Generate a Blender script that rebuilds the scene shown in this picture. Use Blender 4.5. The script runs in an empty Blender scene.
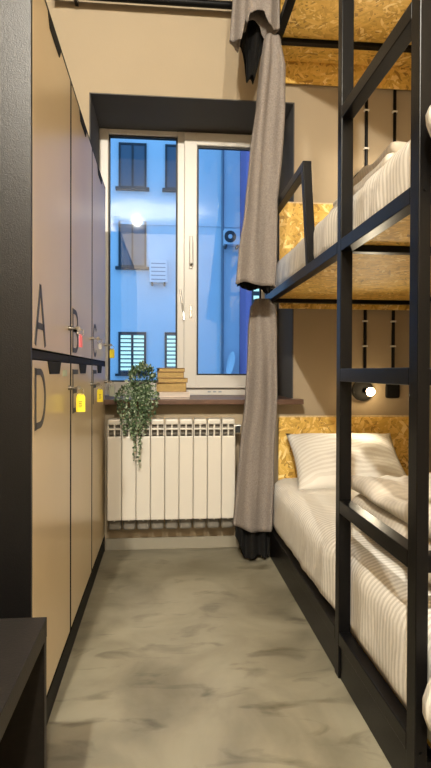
import bpy, bmesh, math, random
from mathutils import Vector, Matrix, noise
R = random.Random(7)
S = bpy.context.scene
COL = S.collection
PI = math.pi

# ------------------------------------------------------------------ materials
def new_mat(name):
    m = bpy.data.materials.new(name); m.use_nodes = True
    nt = m.node_tree
    return m, nt, nt.nodes['Principled BSDF']

def plain(name, col, rough=0.5, metal=0.0, spec=0.5, emit=None, es=0.0, bump=0.0, bscale=200.0, vary=0.0, vscale=8.0):
    m, nt, b = new_mat(name)
    b.inputs['Base Color'].default_value = (*col, 1)
    b.inputs['Roughness'].default_value = rough
    b.inputs['Metallic'].default_value = metal
    b.inputs['Specular IOR Level'].default_value = spec
    if emit:
        b.inputs['Emission Color'].default_value = (*emit, 1)
        b.inputs['Emission Strength'].default_value = es
    if bump or vary:
        tc = nt.nodes.new('ShaderNodeTexCoord')
    if vary:
        n = nt.nodes.new('ShaderNodeTexNoise'); n.inputs['Scale'].default_value = vscale; n.inputs['Detail'].default_value = 6
        nt.links.new(tc.outputs['Object'], n.inputs['Vector'])
        r = nt.nodes.new('ShaderNodeValToRGB')
        r.color_ramp.elements[0].position = 0.3; r.color_ramp.elements[1].position = 0.7
        r.color_ramp.elements[0].color = (*[c * (1 - vary) for c in col], 1)
        r.color_ramp.elements[1].color = (*[min(1, c * (1 + vary)) for c in col], 1)
        nt.links.new(n.outputs['Fac'], r.inputs['Fac']); nt.links.new(r.outputs['Color'], b.inputs['Base Color'])
    if bump:
        n = nt.nodes.new('ShaderNodeTexNoise'); n.inputs['Scale'].default_value = bscale; n.inputs['Detail'].default_value = 3
        nt.links.new(tc.outputs['Object'], n.inputs['Vector'])
        bp = nt.nodes.new('ShaderNodeBump'); bp.inputs['Strength'].default_value = bump; bp.inputs['Distance'].default_value = 0.002
        nt.links.new(n.outputs['Fac'], bp.inputs['Height']); nt.links.new(bp.outputs['Normal'], b.inputs['Normal'])
    return m

def math_node(nt, op, a, b=None):
    n = nt.nodes.new('ShaderNodeMath'); n.operation = op
    for i, v in enumerate((a, b)):
        if v is None: continue
        if isinstance(v, (int, float)): n.inputs[i].default_value = v
        else: nt.links.new(v, n.inputs[i])
    return n.outputs[0]

def osb_mat():
    m, nt, b = new_mat('oriented_strand_board')
    tc = nt.nodes.new('ShaderNodeTexCoord')
    sep = nt.nodes.new('ShaderNodeSeparateXYZ'); nt.links.new(tc.outputs['Object'], sep.inputs[0])
    comb = nt.nodes.new('ShaderNodeCombineXYZ')
    nt.links.new(sep.outputs[0], comb.inputs[0]); nt.links.new(math_node(nt, 'ADD', sep.outputs[1], sep.outputs[2]), comb.inputs[1])
    nz = nt.nodes.new('ShaderNodeTexNoise'); nz.inputs['Scale'].default_value = 14; nz.inputs['Detail'].default_value = 2
    nt.links.new(comb.outputs[0], nz.inputs['Vector'])
    mixv = nt.nodes.new('ShaderNodeVectorMath'); mixv.operation = 'MULTIPLY_ADD'
    nt.links.new(nz.outputs['Color'], mixv.inputs[0]); mixv.inputs[1].default_value = (0.02, 0.02, 0); nt.links.new(comb.outputs[0], mixv.inputs[2])
    vals = []; edges = []
    for ang, sx, sy in ((12, 16, 70), (68, 18, 80), (-48, 17, 75)):
        mp = nt.nodes.new('ShaderNodeMapping'); mp.vector_type = 'TEXTURE'
        mp.inputs['Rotation'].default_value = (0, 0, math.radians(ang))
        mp.inputs['Scale'].default_value = (1 / sx, 1 / sy, 1)
        nt.links.new(mixv.outputs[0], mp.inputs['Vector'])
        v = nt.nodes.new('ShaderNodeTexVoronoi'); v.inputs['Scale'].default_value = 1.0
        nt.links.new(mp.outputs[0], v.inputs['Vector'])
        s2 = nt.nodes.new('ShaderNodeSeparateXYZ'); nt.links.new(v.outputs['Color'], s2.inputs[0])
        vals.append((s2.outputs[0], s2.outputs[1]))
    # topmost strand wins
    top, col = vals[0][1], vals[0][0]
    for c, p in vals[1:]:
        g = math_node(nt, 'GREATER_THAN', p, top)
        mx = nt.nodes.new('ShaderNodeMix'); mx.data_type = 'FLOAT'
        nt.links.new(g, mx.inputs[0]); nt.links.new(col, mx.inputs[2]); nt.links.new(c, mx.inputs[3])
        col = mx.outputs[0]; top = math_node(nt, 'MAXIMUM', top, p)
    r = nt.nodes.new('ShaderNodeValToRGB'); e = r.color_ramp.elements
    e[0].position = 0; e[0].color = (0.32, 0.17, 0.028, 1)
    e[1].position = 1; e[1].color = (0.92, 0.72, 0.32, 1)
    for p, c in ((0.12, (0.54, 0.315, 0.052, 1)), (0.5, (0.68, 0.42, 0.08, 1)), (0.88, (0.78, 0.51, 0.125, 1))):
        k = e.new(p); k.color = c
    nt.links.new(col, r.inputs['Fac']); nt.links.new(r.outputs['Color'], b.inputs['Base Color'])
    bp = nt.nodes.new('ShaderNodeBump'); bp.inputs['Strength'].default_value = 0.25; bp.inputs['Distance'].default_value = 0.002
    nt.links.new(top, bp.inputs['Height']); nt.links.new(bp.outputs['Normal'], b.inputs['Normal'])
    b.inputs['Roughness'].default_value = 0.55
    return m

def stripe_mat(name, light, dark, period, axis=1, rough=0.6):
    m, nt, b = new_mat(name)
    tc = nt.nodes.new('ShaderNodeTexCoord')
    sep = nt.nodes.new('ShaderNodeSeparateXYZ'); nt.links.new(tc.outputs['Object'], sep.inputs[0])
    nz = nt.nodes.new('ShaderNodeTexNoise'); nz.inputs['Scale'].default_value = 9; nz.inputs['Detail'].default_value = 2
    nt.links.new(tc.outputs['Object'], nz.inputs['Vector'])
    c = math_node(nt, 'ADD', sep.outputs[axis], math_node(nt, 'MULTIPLY', nz.outputs['Fac'], 0.018))
    s = math_node(nt, 'SINE', math_node(nt, 'MULTIPLY', c, 2 * PI / period))
    r = nt.nodes.new('ShaderNodeValToRGB'); e = r.color_ramp.elements
    e[0].position = 0.40; e[0].color = (*dark, 1); e[1].position = 0.60; e[1].color = (*light, 1)
    nt.links.new(math_node(nt, 'MULTIPLY_ADD', s, 0.5), r.inputs['Fac'])
    r.inputs['Fac'].links[0].from_node.inputs[2].default_value = 0.5
    nt.links.new(r.outputs['Color'], b.inputs['Base Color'])
    b.inputs['Roughness'].default_value = rough
    n2 = nt.nodes.new('ShaderNodeTexNoise'); n2.inputs['Scale'].default_value = 25; n2.inputs['Detail'].default_value = 5
    nt.links.new(tc.outputs['Object'], n2.inputs['Vector'])
    bp = nt.nodes.new('ShaderNodeBump'); bp.inputs['Strength'].default_value = 0.35; bp.inputs['Distance'].default_value = 0.01
    nt.links.new(n2.outputs['Fac'], bp.inputs['Height']); nt.links.new(bp.outputs['Normal'], b.inputs['Normal'])
    return m

def floor_mat():
    m, nt, b = new_mat('polished_concrete')
    tc = nt.nodes.new('ShaderNodeTexCoord')
    def nz(scale, sc, detail=6, dist=0.0, rot=0):
        mp = nt.nodes.new('ShaderNodeMapping'); mp.inputs['Scale'].default_value = sc; mp.inputs['Rotation'].default_value = (0, 0, rot)
        nt.links.new(tc.outputs['Object'], mp.inputs['Vector'])
        n = nt.nodes.new('ShaderNodeTexNoise'); n.inputs['Scale'].default_value = scale; n.inputs['Detail'].default_value = detail
        n.inputs['Distortion'].default_value = dist
        nt.links.new(mp.outputs[0], n.inputs['Vector'])
        return n.outputs['Fac']
    a = nz(3.2, (1, 1, 1), 9, 0.8)
    r = nt.nodes.new('ShaderNodeValToRGB'); e = r.color_ramp.elements
    e[0].position = 0.28; e[0].color = (0.130, 0.115, 0.078, 1); e[1].position = 0.66; e[1].color = (0.262, 0.237, 0.170, 1)
    nt.links.new(a, r.inputs['Fac'])
    st = nz(4.6, (1.0, 2.6, 1), 11, 0.7, 0.5)
    r2 = nt.nodes.new('ShaderNodeValToRGB'); e = r2.color_ramp.elements
    e[0].position = 0.28; e[0].color = (0.34, 0.31, 0.26, 1); e[1].position = 0.44; e[1].color = (1, 1, 1, 1)
    nt.links.new(st, r2.inputs['Fac'])
    mx = nt.nodes.new('ShaderNodeMix'); mx.data_type = 'RGBA'; mx.blend_type = 'MULTIPLY'; mx.inputs[0].default_value = 0.8
    nt.links.new(r.outputs[0], mx.inputs[6]); nt.links.new(r2.outputs[0], mx.inputs[7])
    nt.links.new(mx.outputs[2], b.inputs['Base Color'])
    rr = nt.nodes.new('ShaderNodeMapRange'); rr.inputs[3].default_value = 0.22; rr.inputs[4].default_value = 0.50
    nt.links.new(st, rr.inputs[0]); nt.links.new(rr.outputs[0], b.inputs['Roughness'])
    bp = nt.nodes.new('ShaderNodeBump'); bp.inputs['Strength'].default_value = 0.15; bp.inputs['Distance'].default_value = 0.004
    nt.links.new(st, bp.inputs['Height']); nt.links.new(bp.outputs['Normal'], b.inputs['Normal'])
    return m

def glass_mat():
    m = bpy.data.materials.new('window_glass'); m.use_nodes = True; nt = m.node_tree
    nt.nodes.remove(nt.nodes['Principled BSDF'])
    out = nt.nodes['Material Output']
    tr = nt.nodes.new('ShaderNodeBsdfTransparent'); tr.inputs[0].default_value = (0.95, 0.97, 0.97, 1)
    gl = nt.nodes.new('ShaderNodeBsdfGlossy'); gl.inputs['Roughness'].default_value = 0.02; gl.inputs[0].default_value = (1, 1, 1, 1)
    fr = nt.nodes.new('ShaderNodeFresnel'); fr.inputs['IOR'].default_value = 1.42
    mx = nt.nodes.new('ShaderNodeMixShader')
    nt.links.new(fr.outputs[0], mx.inputs[0]); nt.links.new(tr.outputs[0], mx.inputs[1]); nt.links.new(gl.outputs[0], mx.inputs[2])
    nt.links.new(mx.outputs[0], out.inputs['Surface'])
    return m

def leaf_mat():
    m, nt, b = new_mat('artificial_leaf')
    g = nt.nodes.new('ShaderNodeNewGeometry')
    r = nt.nodes.new('ShaderNodeValToRGB'); e = r.color_ramp.elements
    e[0].position = 0; e[0].color = (0.016, 0.036, 0.014, 1); e[1].position = 1; e[1].color = (0.42, 0.48, 0.34, 1)
    k = e.new(0.6); k.color = (0.075, 0.13, 0.055, 1)
    nt.links.new(g.outputs['Random Per Island'], r.inputs['Fac']); nt.links.new(r.outputs[0], b.inputs['Base Color'])
    b.inputs['Roughness'].default_value = 0.55
    return m

def fabric_mat(name, col):
    m, nt, b = new_mat(name)
    b.inputs['Base Color'].default_value = (*col, 1); b.inputs['Roughness'].default_value = 0.95
    b.inputs['Specular IOR Level'].default_value = 0.15
    tc = nt.nodes.new('ShaderNodeTexCoord')
    n = nt.nodes.new('ShaderNodeTexNoise'); n.inputs['Scale'].default_value = 160; n.inputs['Detail'].default_value = 3
    nt.links.new(tc.outputs['Object'], n.inputs['Vector'])
    r = nt.nodes.new('ShaderNodeValToRGB'); e = r.color_ramp.elements
    e[0].position = 0.3; e[0].color = (*[c * .8 for c in col], 1); e[1].position = 0.7; e[1].color = (*[c * 1.2 for c in col], 1)
    nt.links.new(n.outputs['Fac'], r.inputs['Fac']); nt.links.new(r.outputs[0], b.inputs['Base Color'])
    bp = nt.nodes.new('ShaderNodeBump'); bp.inputs['Strength'].default_value = 0.3; bp.inputs['Distance'].default_value = 0.002
    nt.links.new(n.outputs['Fac'], bp.inputs['Height']); nt.links.new(bp.outputs['Normal'], b.inputs['Normal'])
    return m

M = dict(
    wall=plain('beige_wall_paint', (0.355, 0.285, 0.195), 0.9, spec=0.2, bump=0.15, bscale=60, vary=0.03, vscale=2),
    rear=plain('rear_wall_paint', (0.34, 0.29, 0.22), 0.9, spec=0.2),
    reveal=plain('dark_grey_reveal_paint', (0.085, 0.08, 0.075), 0.85, spec=0.2, bump=0.2, bscale=80),
    ceiling=plain('dark_ceiling_paint', (0.30, 0.28, 0.25), 0.9, spec=0.1),
    base=plain('baseboard_paint', (0.25, 0.225, 0.17), 0.6),
    floor=floor_mat(),
    sill=plain('brown_wood_sill', (0.095, 0.046, 0.027), 0.4, vary=0.2, vscale=20),
    upvc=plain('white_window_plastic', (0.58, 0.545, 0.495), 0.35),
    gasket=plain('black_rubber_gasket', (0.012, 0.012, 0.012), 0.6),
    glass=glass_mat(),
    osb=osb_mat(),
    osb_edge=plain('strand_board_edge', (0.62, 0.47, 0.27), 0.7, vary=0.25, vscale=60),
    metal=plain('black_powder_coat', (0.0035, 0.0032, 0.0032), 0.30, spec=0.13, bump=0.12, bscale=350),
    blacklam=plain('black_textured_laminate', (0.003, 0.0027, 0.0026), 0.36, spec=0.28, bump=0.35, bscale=330, vary=0.25, vscale=250),
    bench=plain('black_brown_laminate', (0.013, 0.011, 0.009), 0.45, spec=0.2, bump=0.2, bscale=200, vary=0.15, vscale=60),
    door=plain('beige_laminate', (0.62, 0.495, 0.31), 0.28, vary=0.03, vscale=3),
    carcass=plain('dark_grey_edging', (0.014, 0.0135, 0.0135), 0.55, spec=0.06),
    letter=plain('dark_grey_lettering', (0.04, 0.038, 0.038), 0.5),
    pull=plain('black_finger_pull', (0.004, 0.004, 0.004), 0.7, spec=0.2),
    steel=plain('bright_steel', (0.6, 0.58, 0.55), 0.25, metal=1.0),
    brass=plain('dull_key_metal', (0.22, 0.20, 0.17), 0.4, metal=1.0),
    radiator=plain('cream_radiator_enamel', (0.58, 0.545, 0.48), 0.35),
    radback=plain('radiator_shaded_enamel', (0.16, 0.145, 0.12), 0.5),  # darker copy of the enamel, shade behind the front panels put into the colour
    mattress=stripe_mat('striped_satin_sheet', (0.80, 0.765, 0.70), (0.61, 0.575, 0.515), 0.022, 1),
    pillow=stripe_mat('striped_satin_pillowcase', (0.80, 0.775, 0.72), (0.70, 0.665, 0.605), 0.022, 1),
    duvet=stripe_mat('satin_duvet_cover', (0.62, 0.56, 0.475), (0.55, 0.495, 0.415), 0.024, 1),
    curtain=fabric_mat('taupe_curtain_cloth', (0.185, 0.160, 0.142)),
    lining=fabric_mat('black_curtain_lining', (0.007, 0.0065, 0.006)),
    leaf=leaf_mat(),
    stem=plain('green_stem', (0.08, 0.12, 0.05), 0.7),
    pot=plain('dark_green_pot', (0.03, 0.04, 0.03), 0.5),
    soil=plain('dark_soil', (0.03, 0.022, 0.015), 0.95, bump=0.6, bscale=120),
    tan=plain('tan_book_cover', (0.22, 0.13, 0.04), 0.6, vary=0.12, vscale=30),
    tan2=plain('ochre_book_cover', (0.20, 0.11, 0.035), 0.6, vary=0.12, vscale=30),
    cream=plain('pale_book_cover', (0.66, 0.56, 0.50), 0.5),
    greyc=plain('grey_book_cover', (0.30, 0.24, 0.21), 0.5),
    paper=plain('yellowed_book_pages', (0.36, 0.24, 0.085), 0.85, vary=0.1, vscale=90),
    palepaper=plain('book_pages', (0.50, 0.43, 0.37), 0.85),
    yellow=plain('yellow_plastic_tag', (0.80, 0.66, 0.03), 0.4),
    pink=plain('pink_plastic_tag', (0.75, 0.16, 0.20), 0.4),
    white=plain('white_plastic_tag', (0.72, 0.70, 0.66), 0.4),
    greytag=plain('grey_green_plastic_tag', (0.36, 0.38, 0.30), 0.4),
    ink=plain('dark_ink', (0.12, 0.09, 0.02), 0.7),
    sticker=plain('pale_green_sticker', (0.50, 0.58, 0.40), 0.5),
    lampblack=plain('black_lamp_plastic', (0.007, 0.0065, 0.006), 0.5, spec=0.12),
    bulb=plain('warm_bulb', (1, 0.9, 0.7), 0.5, emit=(1.0, 0.74, 0.40), es=45.0),
    clip=plain('white_cable_clip', (0.7, 0.68, 0.64), 0.5),
    facade=plain('pale_render_facade', (0.74, 0.77, 0.80), 0.9, vary=0.05, vscale=0.6),
    violet=plain('violet_render_facade', (0.34, 0.22, 0.42), 0.9, vary=0.08, vscale=0.8),
    outframe=plain('dark_outdoor_window_frame', (0.03, 0.033, 0.04), 0.5),
    outglass=plain('dark_outdoor_pane', (0.10, 0.13, 0.17), 0.25),
    blind=plain('lit_window_blind', (0.7, 0.8, 0.7), 0.8, emit=(0.62, 0.95, 0.74), es=0.75),
    acwhite=plain('air_conditioner_casing', (0.75, 0.77, 0.8), 0.5),
    pipe=plain('grey_drainpipe', (0.22, 0.25, 0.29), 0.5),
    street=plain('asphalt', (0.08, 0.08, 0.085), 0.9),
)

# ------------------------------------------------------------------ mesh helpers
def B(): return bmesh.new()

def box(bm, x0, x1, y0, y1, z0, z1, bevel=0.0, mtx=None, seg=2):
    r = bmesh.ops.create_cube(bm, size=1.0)
    vs = r['verts']
    for v in vs:
        v.co = Vector(((x0 + x1) / 2 + v.co.x * (x1 - x0), (y0 + y1) / 2 + v.co.y * (y1 - y0), (z0 + z1) / 2 + v.co.z * (z1 - z0)))
    if mtx is not None:
        for v in vs: v.co = mtx @ v.co
    if bevel:
        es = list({e for v in vs for e in v.link_edges})
        bmesh.ops.bevel(bm, geom=es, offset=bevel, segments=seg, affect='EDGES', profile=0.5)
    return bm

def cyl(bm, p, q, r, seg=16, r2=None, caps=True):
    p, q = Vector(p), Vector(q); d = q - p
    rot = d.to_track_quat('Z', 'Y').to_matrix().to_4x4()
    bmesh.ops.create_cone(bm, cap_ends=caps, segments=seg, radius1=r, radius2=r if r2 is None else r2, depth=d.length,
                          matrix=Matrix.Translation((p + q) / 2) @ rot)
    return bm

def tube(bm, pts, r, seg=8):
    for a, b in zip(pts[:-1], pts[1:]):
        cyl(bm, a, b, r, seg)
    return bm

def bar(bm, p, q, w, h, up=(0, 0, 1), bevel=0.003):
    """square section bar from p to q (w across, h along up)"""
    p, q = Vector(p), Vector(q); d = (q - p); L = d.length; d.normalize()
    u = Vector(up); s = d.cross(u).normalized(); u = s.cross(d).normalized()
    mt = Matrix((( s.x, d.x, u.x, 0), (s.y, d.y, u.y, 0), (s.z, d.z, u.z, 0), (0, 0, 0, 1)))
    mt = Matrix.Translation((p + q) / 2) @ mt
    return box(bm, -w / 2, w / 2, -L / 2, L / 2, -h / 2, h / 2, bevel, mt)

def prism(bm, pts, vec):
    """closed polygon pts (3D) extruded by vec"""
    vs = [bm.verts.new(p) for p in pts]
    f = bm.faces.new(vs)
    r = bmesh.ops.extrude_face_region(bm, geom=[f])
    for v in r['geom']:
        if isinstance(v, bmesh.types.BMVert): v.co += Vector(vec)
    bmesh.ops.recalc_face_normals(bm, faces=bm.faces)
    return bm

def ribbon(bm, pts, w, mapf, depth):
    """flat stroke of width w along 2D pts; mapf(u,v,d)->3D, thickness depth"""
    n = len(pts); L = []; Rr = []
    for i in range(n):
        a = Vector(pts[max(i - 1, 0)]); b = Vector(pts[min(i + 1, n - 1)])
        t = (b - a).normalized(); nn = Vector((-t.y, t.x)); p = Vector(pts[i])
        L.append(p + nn * w / 2); Rr.append(p - nn * w / 2)
    for i in range(n - 1):
        quad = [L[i], L[i + 1], Rr[i + 1], Rr[i]]
        lo = [bm.verts.new(mapf(q.x, q.y, 0)) for q in quad]; hi = [bm.verts.new(mapf(q.x, q.y, depth)) for q in quad]
        bm.faces.new(hi); bm.faces.new(lo[::-1])
        for k in range(4):
            bm.faces.new((lo[k], lo[(k + 1) % 4], hi[(k + 1) % 4], hi[k]))
    bmesh.ops.recalc_face_normals(bm, faces=bm.faces)
    return bm

def soft_box(bm, x0, x1, y0, y1, z0, z1, r, nx, ny, nz, warp=None, flat=False):
    lo = Vector((x0, y0, z0)); hi = Vector((x1, y1, z1)); n = (nx, ny, nz)
    vd = {}
    def vert(i, j, k):
        key = (i, j, k)
        if key not in vd:
            p = Vector((x0 + (x1 - x0) * i / nx, y0 + (y1 - y0) * j / ny, z0 + (z1 - z0) * k / nz))
            rr = min(r, (x1 - x0) / 2, (y1 - y0) / 2, (z1 - z0) / 2)
            c = Vector([min(max(p[a], lo[a] + rr), hi[a] - rr) for a in range(3)])
            if flat: c[2] = min(p[2], hi[2] - rr)
            d = p - c
            if d.length > 1e-9:
                m = max(abs(d[0]), abs(d[1]), abs(d[2]))
                d = d.normalized() * m
            p = c + d
            if warp: p = warp(p)
            vd[key] = bm.verts.new(p)
        return vd[key]
    def quad(a, b, c, d):
        try: bm.faces.new((a, b, c, d))
        except ValueError: pass
    for i in range(nx):
        for j in range(ny):
            for k in (0, nz):
                quad(vert(i, j, k), vert(i + 1, j, k), vert(i + 1, j + 1, k), vert(i, j + 1, k))
    for i in range(nx):
        for k in range(nz):
            for j in (0, ny):
                quad(vert(i, j, k), vert(i + 1, j, k), vert(i + 1, j, k + 1), vert(i, j, k + 1))
    for j in range(ny):
        for k in range(nz):
            for i in (0, nx):
                quad(vert(i, j, k), vert(i, j + 1, k), vert(i, j + 1, k + 1), vert(i, j, k + 1))
    bmesh.ops.recalc_face_normals(bm, faces=bm.faces)
    return bm

def smoothstep(a, b, x):
    t = min(max((x - a) / (b - a), 0), 1); return t * t * (3 - 2 * t)

def link(name, bm, mat, parent=None, origin=(0, 0, 0), smooth=False):
    me = bpy.data.meshes.new(name)
    o0 = Vector(origin)
    for v in bm.verts: v.co -= o0
    bm.to_mesh(me); bm.free()
    me.materials.append(mat)
    if smooth:
        for p in me.polygons: p.use_smooth = True
    o = bpy.data.objects.new(name, me); COL.objects.link(o)
    if parent: o.parent = parent
    else: o.location = o0
    return o

def tag(o, label, cat, group=None, kind=None):
    o['label'] = label; o['category'] = cat
    if group: o['group'] = group
    if kind: o['kind'] = kind
    return o

class Thing:
    """Empty at the base; parts are written in world coordinates and stored relative to it"""
    def __init__(s, name, label, cat, loc, group=None):
        s.o = bpy.data.objects.new(name, None); COL.objects.link(s.o); s.o.location = loc; s.loc = loc
        s.o.empty_display_size = 0.1
        tag(s.o, label, cat, group)
    def part(s, name, bm, mat, parent=None, smooth=False, label=None):
        o = link(name, bm, mat, parent or s.o, s.loc, smooth)
        if label: o['label'] = label
        return o

def two_tone(o, mat2, test):
    o.data.materials.append(mat2)
    for p in o.data.polygons:
        if test(p.normal): p.material_index = 1
def struct(name, bm, mat, parent=None):
    o = link(name, bm, mat, parent)
    if parent is None: o['kind'] = 'structure'
    return o

# ------------------------------------------------------------------ room shell
WY = 3.15                                  # inner face of the window wall
XL, XR, YR, ZC = -0.92, 1.53, -2.6, 3.42
OX0, OX1, OZ0, OZ1 = -0.414, 0.746, 0.85, 2.55   # window opening
WT = 0.60                                  # wall thickness
struct('floor', box(B(), XL, XR, YR, WY, -0.12, 0), M['floor'])
struct('ceiling', box(B(), XL, XR, YR, WY, ZC, ZC + 0.15), M['ceiling'])
struct('wall_left', box(B(), XL - 0.15, XL, YR, WY + WT, -0.12, ZC + 0.15), M['wall'])
struct('wall_right', box(B(), XR, XR + 0.15, YR, WY + WT, -0.12, ZC + 0.15), M['wall'])
struct('wall_front', box(B(), XL, XR, YR - 0.15, YR, -0.12, ZC + 0.15), M['rear'])
bm = B()
box(bm, XL, OX0, WY, WY + WT, -0.12, ZC + 0.15); box(bm, OX1, XR, WY, WY + WT, -0.12, ZC + 0.15)
box(bm, OX0, OX1, WY, WY + WT, -0.12, OZ0 - 0.03); box(bm, OX0, OX1, WY, WY + WT, OZ1, ZC + 0.15)
struct('wall_back', bm, M['wall'])
bm = B(); t = 0.006
box(bm, OX0, OX0 + t, WY - 0.002, WY + 0.47, OZ0, OZ1); box(bm, OX1 - t, OX1, WY - 0.002, WY + 0.47, OZ0, OZ1)
box(bm, OX0, OX1, WY - 0.002, WY + 0.47, OZ1 - t, OZ1)
struct('trim_1', bm, M['reveal'])
struct('baseboard_back', box(B(), -0.32, 0.57, WY - 0.012, WY, 0, 0.065, 0.002), M['base'])
# sill board
bm = box(B(), OX0 - 0.03, OX1 + 0.035, WY - 0.11, WY - 0.0005, OZ0 - 0.028, OZ0, 0.003)
box(bm, OX0 + 0.001, OX1 - 0.001, WY - 0.004, WY + 0.45, OZ0 - 0.028, OZ0)
struct('trim_2', bm, M['sill'])

# ------------------------------------------------------------------ window
FY0, FY1 = 3.585, 3.655
bm = B()
fx0, fx1, fz0, fz1 = OX0 + t, OX1 - t, OZ0 + 0.001, OZ1 - t
box(bm, fx0, -0.352, FY0, FY1, fz0, fz1, 0.004); box(bm, 0.087, 0.140, FY0, FY1, fz0, fz1, 0.004)
box(bm, 0.70, fx1, FY0, FY1, fz0, fz1, 0.004)
for a, b_ in ((-0.352, 0.087), (0.140, 0.70)):
    box(bm, a, b_, FY0, FY1, fz0, fz0 + (0.085 if a < 0 else 0.045), 0.004); box(bm, a, b_, FY0, FY1, 2.512, fz1, 0.004)
win = struct('window_1', bm, M['upvc'])
bm = B()
sx0, sx1, sz0, sz1 = 0.128, 0.715, 0.897, 2.530
px0, px1, pz0, pz1 = 0.212, 0.632, 0.980, 2.452
SY0, SY1 = 3.558, 3.625
box(bm, sx0, px0, SY0, SY1, sz0, sz1, 0.006); box(bm, px1, sx1, SY0, SY1, sz0, sz1, 0.006)
box(bm, px0 - .004, px1 + .004, SY0, SY1, sz0, pz0, 0.006); box(bm, px0 - .004, px1 + .004, SY0, SY1, pz1, sz1, 0.006)
sash = struct('window_sash', bm, M['upvc'], win)
def gasket(x0, x1, z0, z1, y0, y1, w):
    bm = B()
    box(bm, x0, x0 + w, y0, y1, z0, z1); box(bm, x1 - w, x1, y0, y1, z0, z1)
    box(bm, x0 + w, x1 - w, y0, y1, z0, z0 + w); box(bm, x0 + w, x1 - w, y0, y1, z1 - w, z1)
    return bm
struct('gasket', gasket(px0, px1, pz0, pz1, 3.575, 3.60, 0.010), M['gasket'], sash)
struct('gasket', gasket(-0.352, 0.087, fz0 + 0.085, 2.512, 3.60, 3.63, 0.010), M['gasket'], win)
g = box(B(), -0.35, 0.085, 3.612, 3.618, fz0 + 0.086, 2.511, 0, Matrix.Translation((-0.13, 3.615, 0)) @ Matrix.Rotation(-0.010, 4, 'Z') @ Matrix.Translation((0.13, -3.615, 0))); struct('pane', g, M['glass'], win)
g = box(B(), px0 + .001, px1 - .001, 3.590, 3.596, pz0 + .001, pz1 - .001); struct('pane', g, M['glass'], sash)
bm = B(); box(bm, 0.160, 0.184, 3.548, 3.558, 1.66, 1.74, 0.004); cyl(bm, (0.172, 3.555, 1.70), (0.172, 3.515, 1.70), 0.010)
box(bm, 0.161, 0.183, 3.505, 3.522, 1.685, 1.86, 0.006)
struct('window_handle', bm, M['upvc'], sash)
bm = box(B(), 0.164, 0.180, 3.552, 3.560, 1.345, 1.425, 0.003); cyl(bm, (0.172, 3.556, 1.40), (0.172, 3.540, 1.40), 0.007); cyl(bm, (0.172, 3.556, 1.36), (0.172, 3.540, 1.36), 0.007)
struct('window_latch', bm, M['steel'], sash)
bm = tube(B(), [(0.106, 3.578, 1.53), (0.118, 3.57, 1.44), (0.126, 3.55, 1.38), (0.128, 3.545, 1.335)], 0.0055, 8)
struct('window_stay', bm, M['steel'], win)
for k in range(3): struct('drain_cap', box(B(), 0.285 + k * 0.035, 0.305 + k * 0.035, 3.581, 3.585, fz0 + 0.018, fz0 + 0.026), M['pipe'], win)

# ------------------------------------------------------------------ street outside
FYD = 20.0
def facade_window(th, x0, x1, z0, z1, lit, wall):
    f = B(); w = 0.07; y0, y1 = FYD - 0.06, FYD + 0.02
    xm = (x0 + x1) / 2
    for a, b_ in ((x0, x0 + w), (xm - w / 2, xm + w / 2), (x1 - w, x1)): box(f, a, b_, y0, y1, z0, z1)
    box(f, x0, x1, y0 + .001, y1, z1 - w, z1); box(f, x0, x1, y0 + .001, y1, z0, z0 + w)
    fo = th.part('window_frame', f, M['outframe'])
    th.part('pane', box(B(), x0 + .02, x1 - .02, FYD - 0.03, FYD - 0.01, z0 + .02, z1 - .02), M['outglass'], fo)
    th.part('window_ledge', box(B(), x0 - 0.1, x1 + 0.1, FYD - 0.2, FYD, z0 - 0.09, z0), M['outframe'])
    if lit:
        bl = B(); n = 9
        for i in range(n):
            zc = z0 + w + 0.05 + (z1 - z0 - 2 * w - 0.05) * i / n
            hgt = (z1 - z0 - 2 * w) / n * 0.62
            for a, b_ in ((x0 + w + .01, xm - w / 2 - .01), (xm + w / 2 + .01, x1 - w - .01)):
                box(bl, a, b_, FYD - 0.045, FYD - 0.032, zc, zc + hgt)
        th.part('blind', bl, M['blind'], fo)
th = Thing('apartment_building', 'pale blue-looking apartment facade seen through the window across the street', 'building', (-3, FYD + 2, -7))
wl = th.part('wall', box(B(), -9, 2.74, FYD, FYD + 5, -7, 13), M['facade'])
cols = [(-1.60, -0.62), (0.04, 0.98)]
for x0, x1 in cols:
    facade_window(th, x0, x1, 7.52, 9.12, False, wl)
    facade_window(th, x0, x1, 0.94, 2.42, True, wl)
facade_window(th, -1.60, -0.62, 4.72, 6.35, False, wl)
bm = cyl(B(), (2.10, FYD - 0.12, -7), (2.10, FYD - 0.12, 9.3), 0.05); th.part('drainpipe', bm, M['pipe'])
bm = box(B(), -9.0, 2.73, FYD - 0.06, FYD + 0.01, 6.24, 6.34); th.part('cornice', bm, M['acwhite'])

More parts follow.
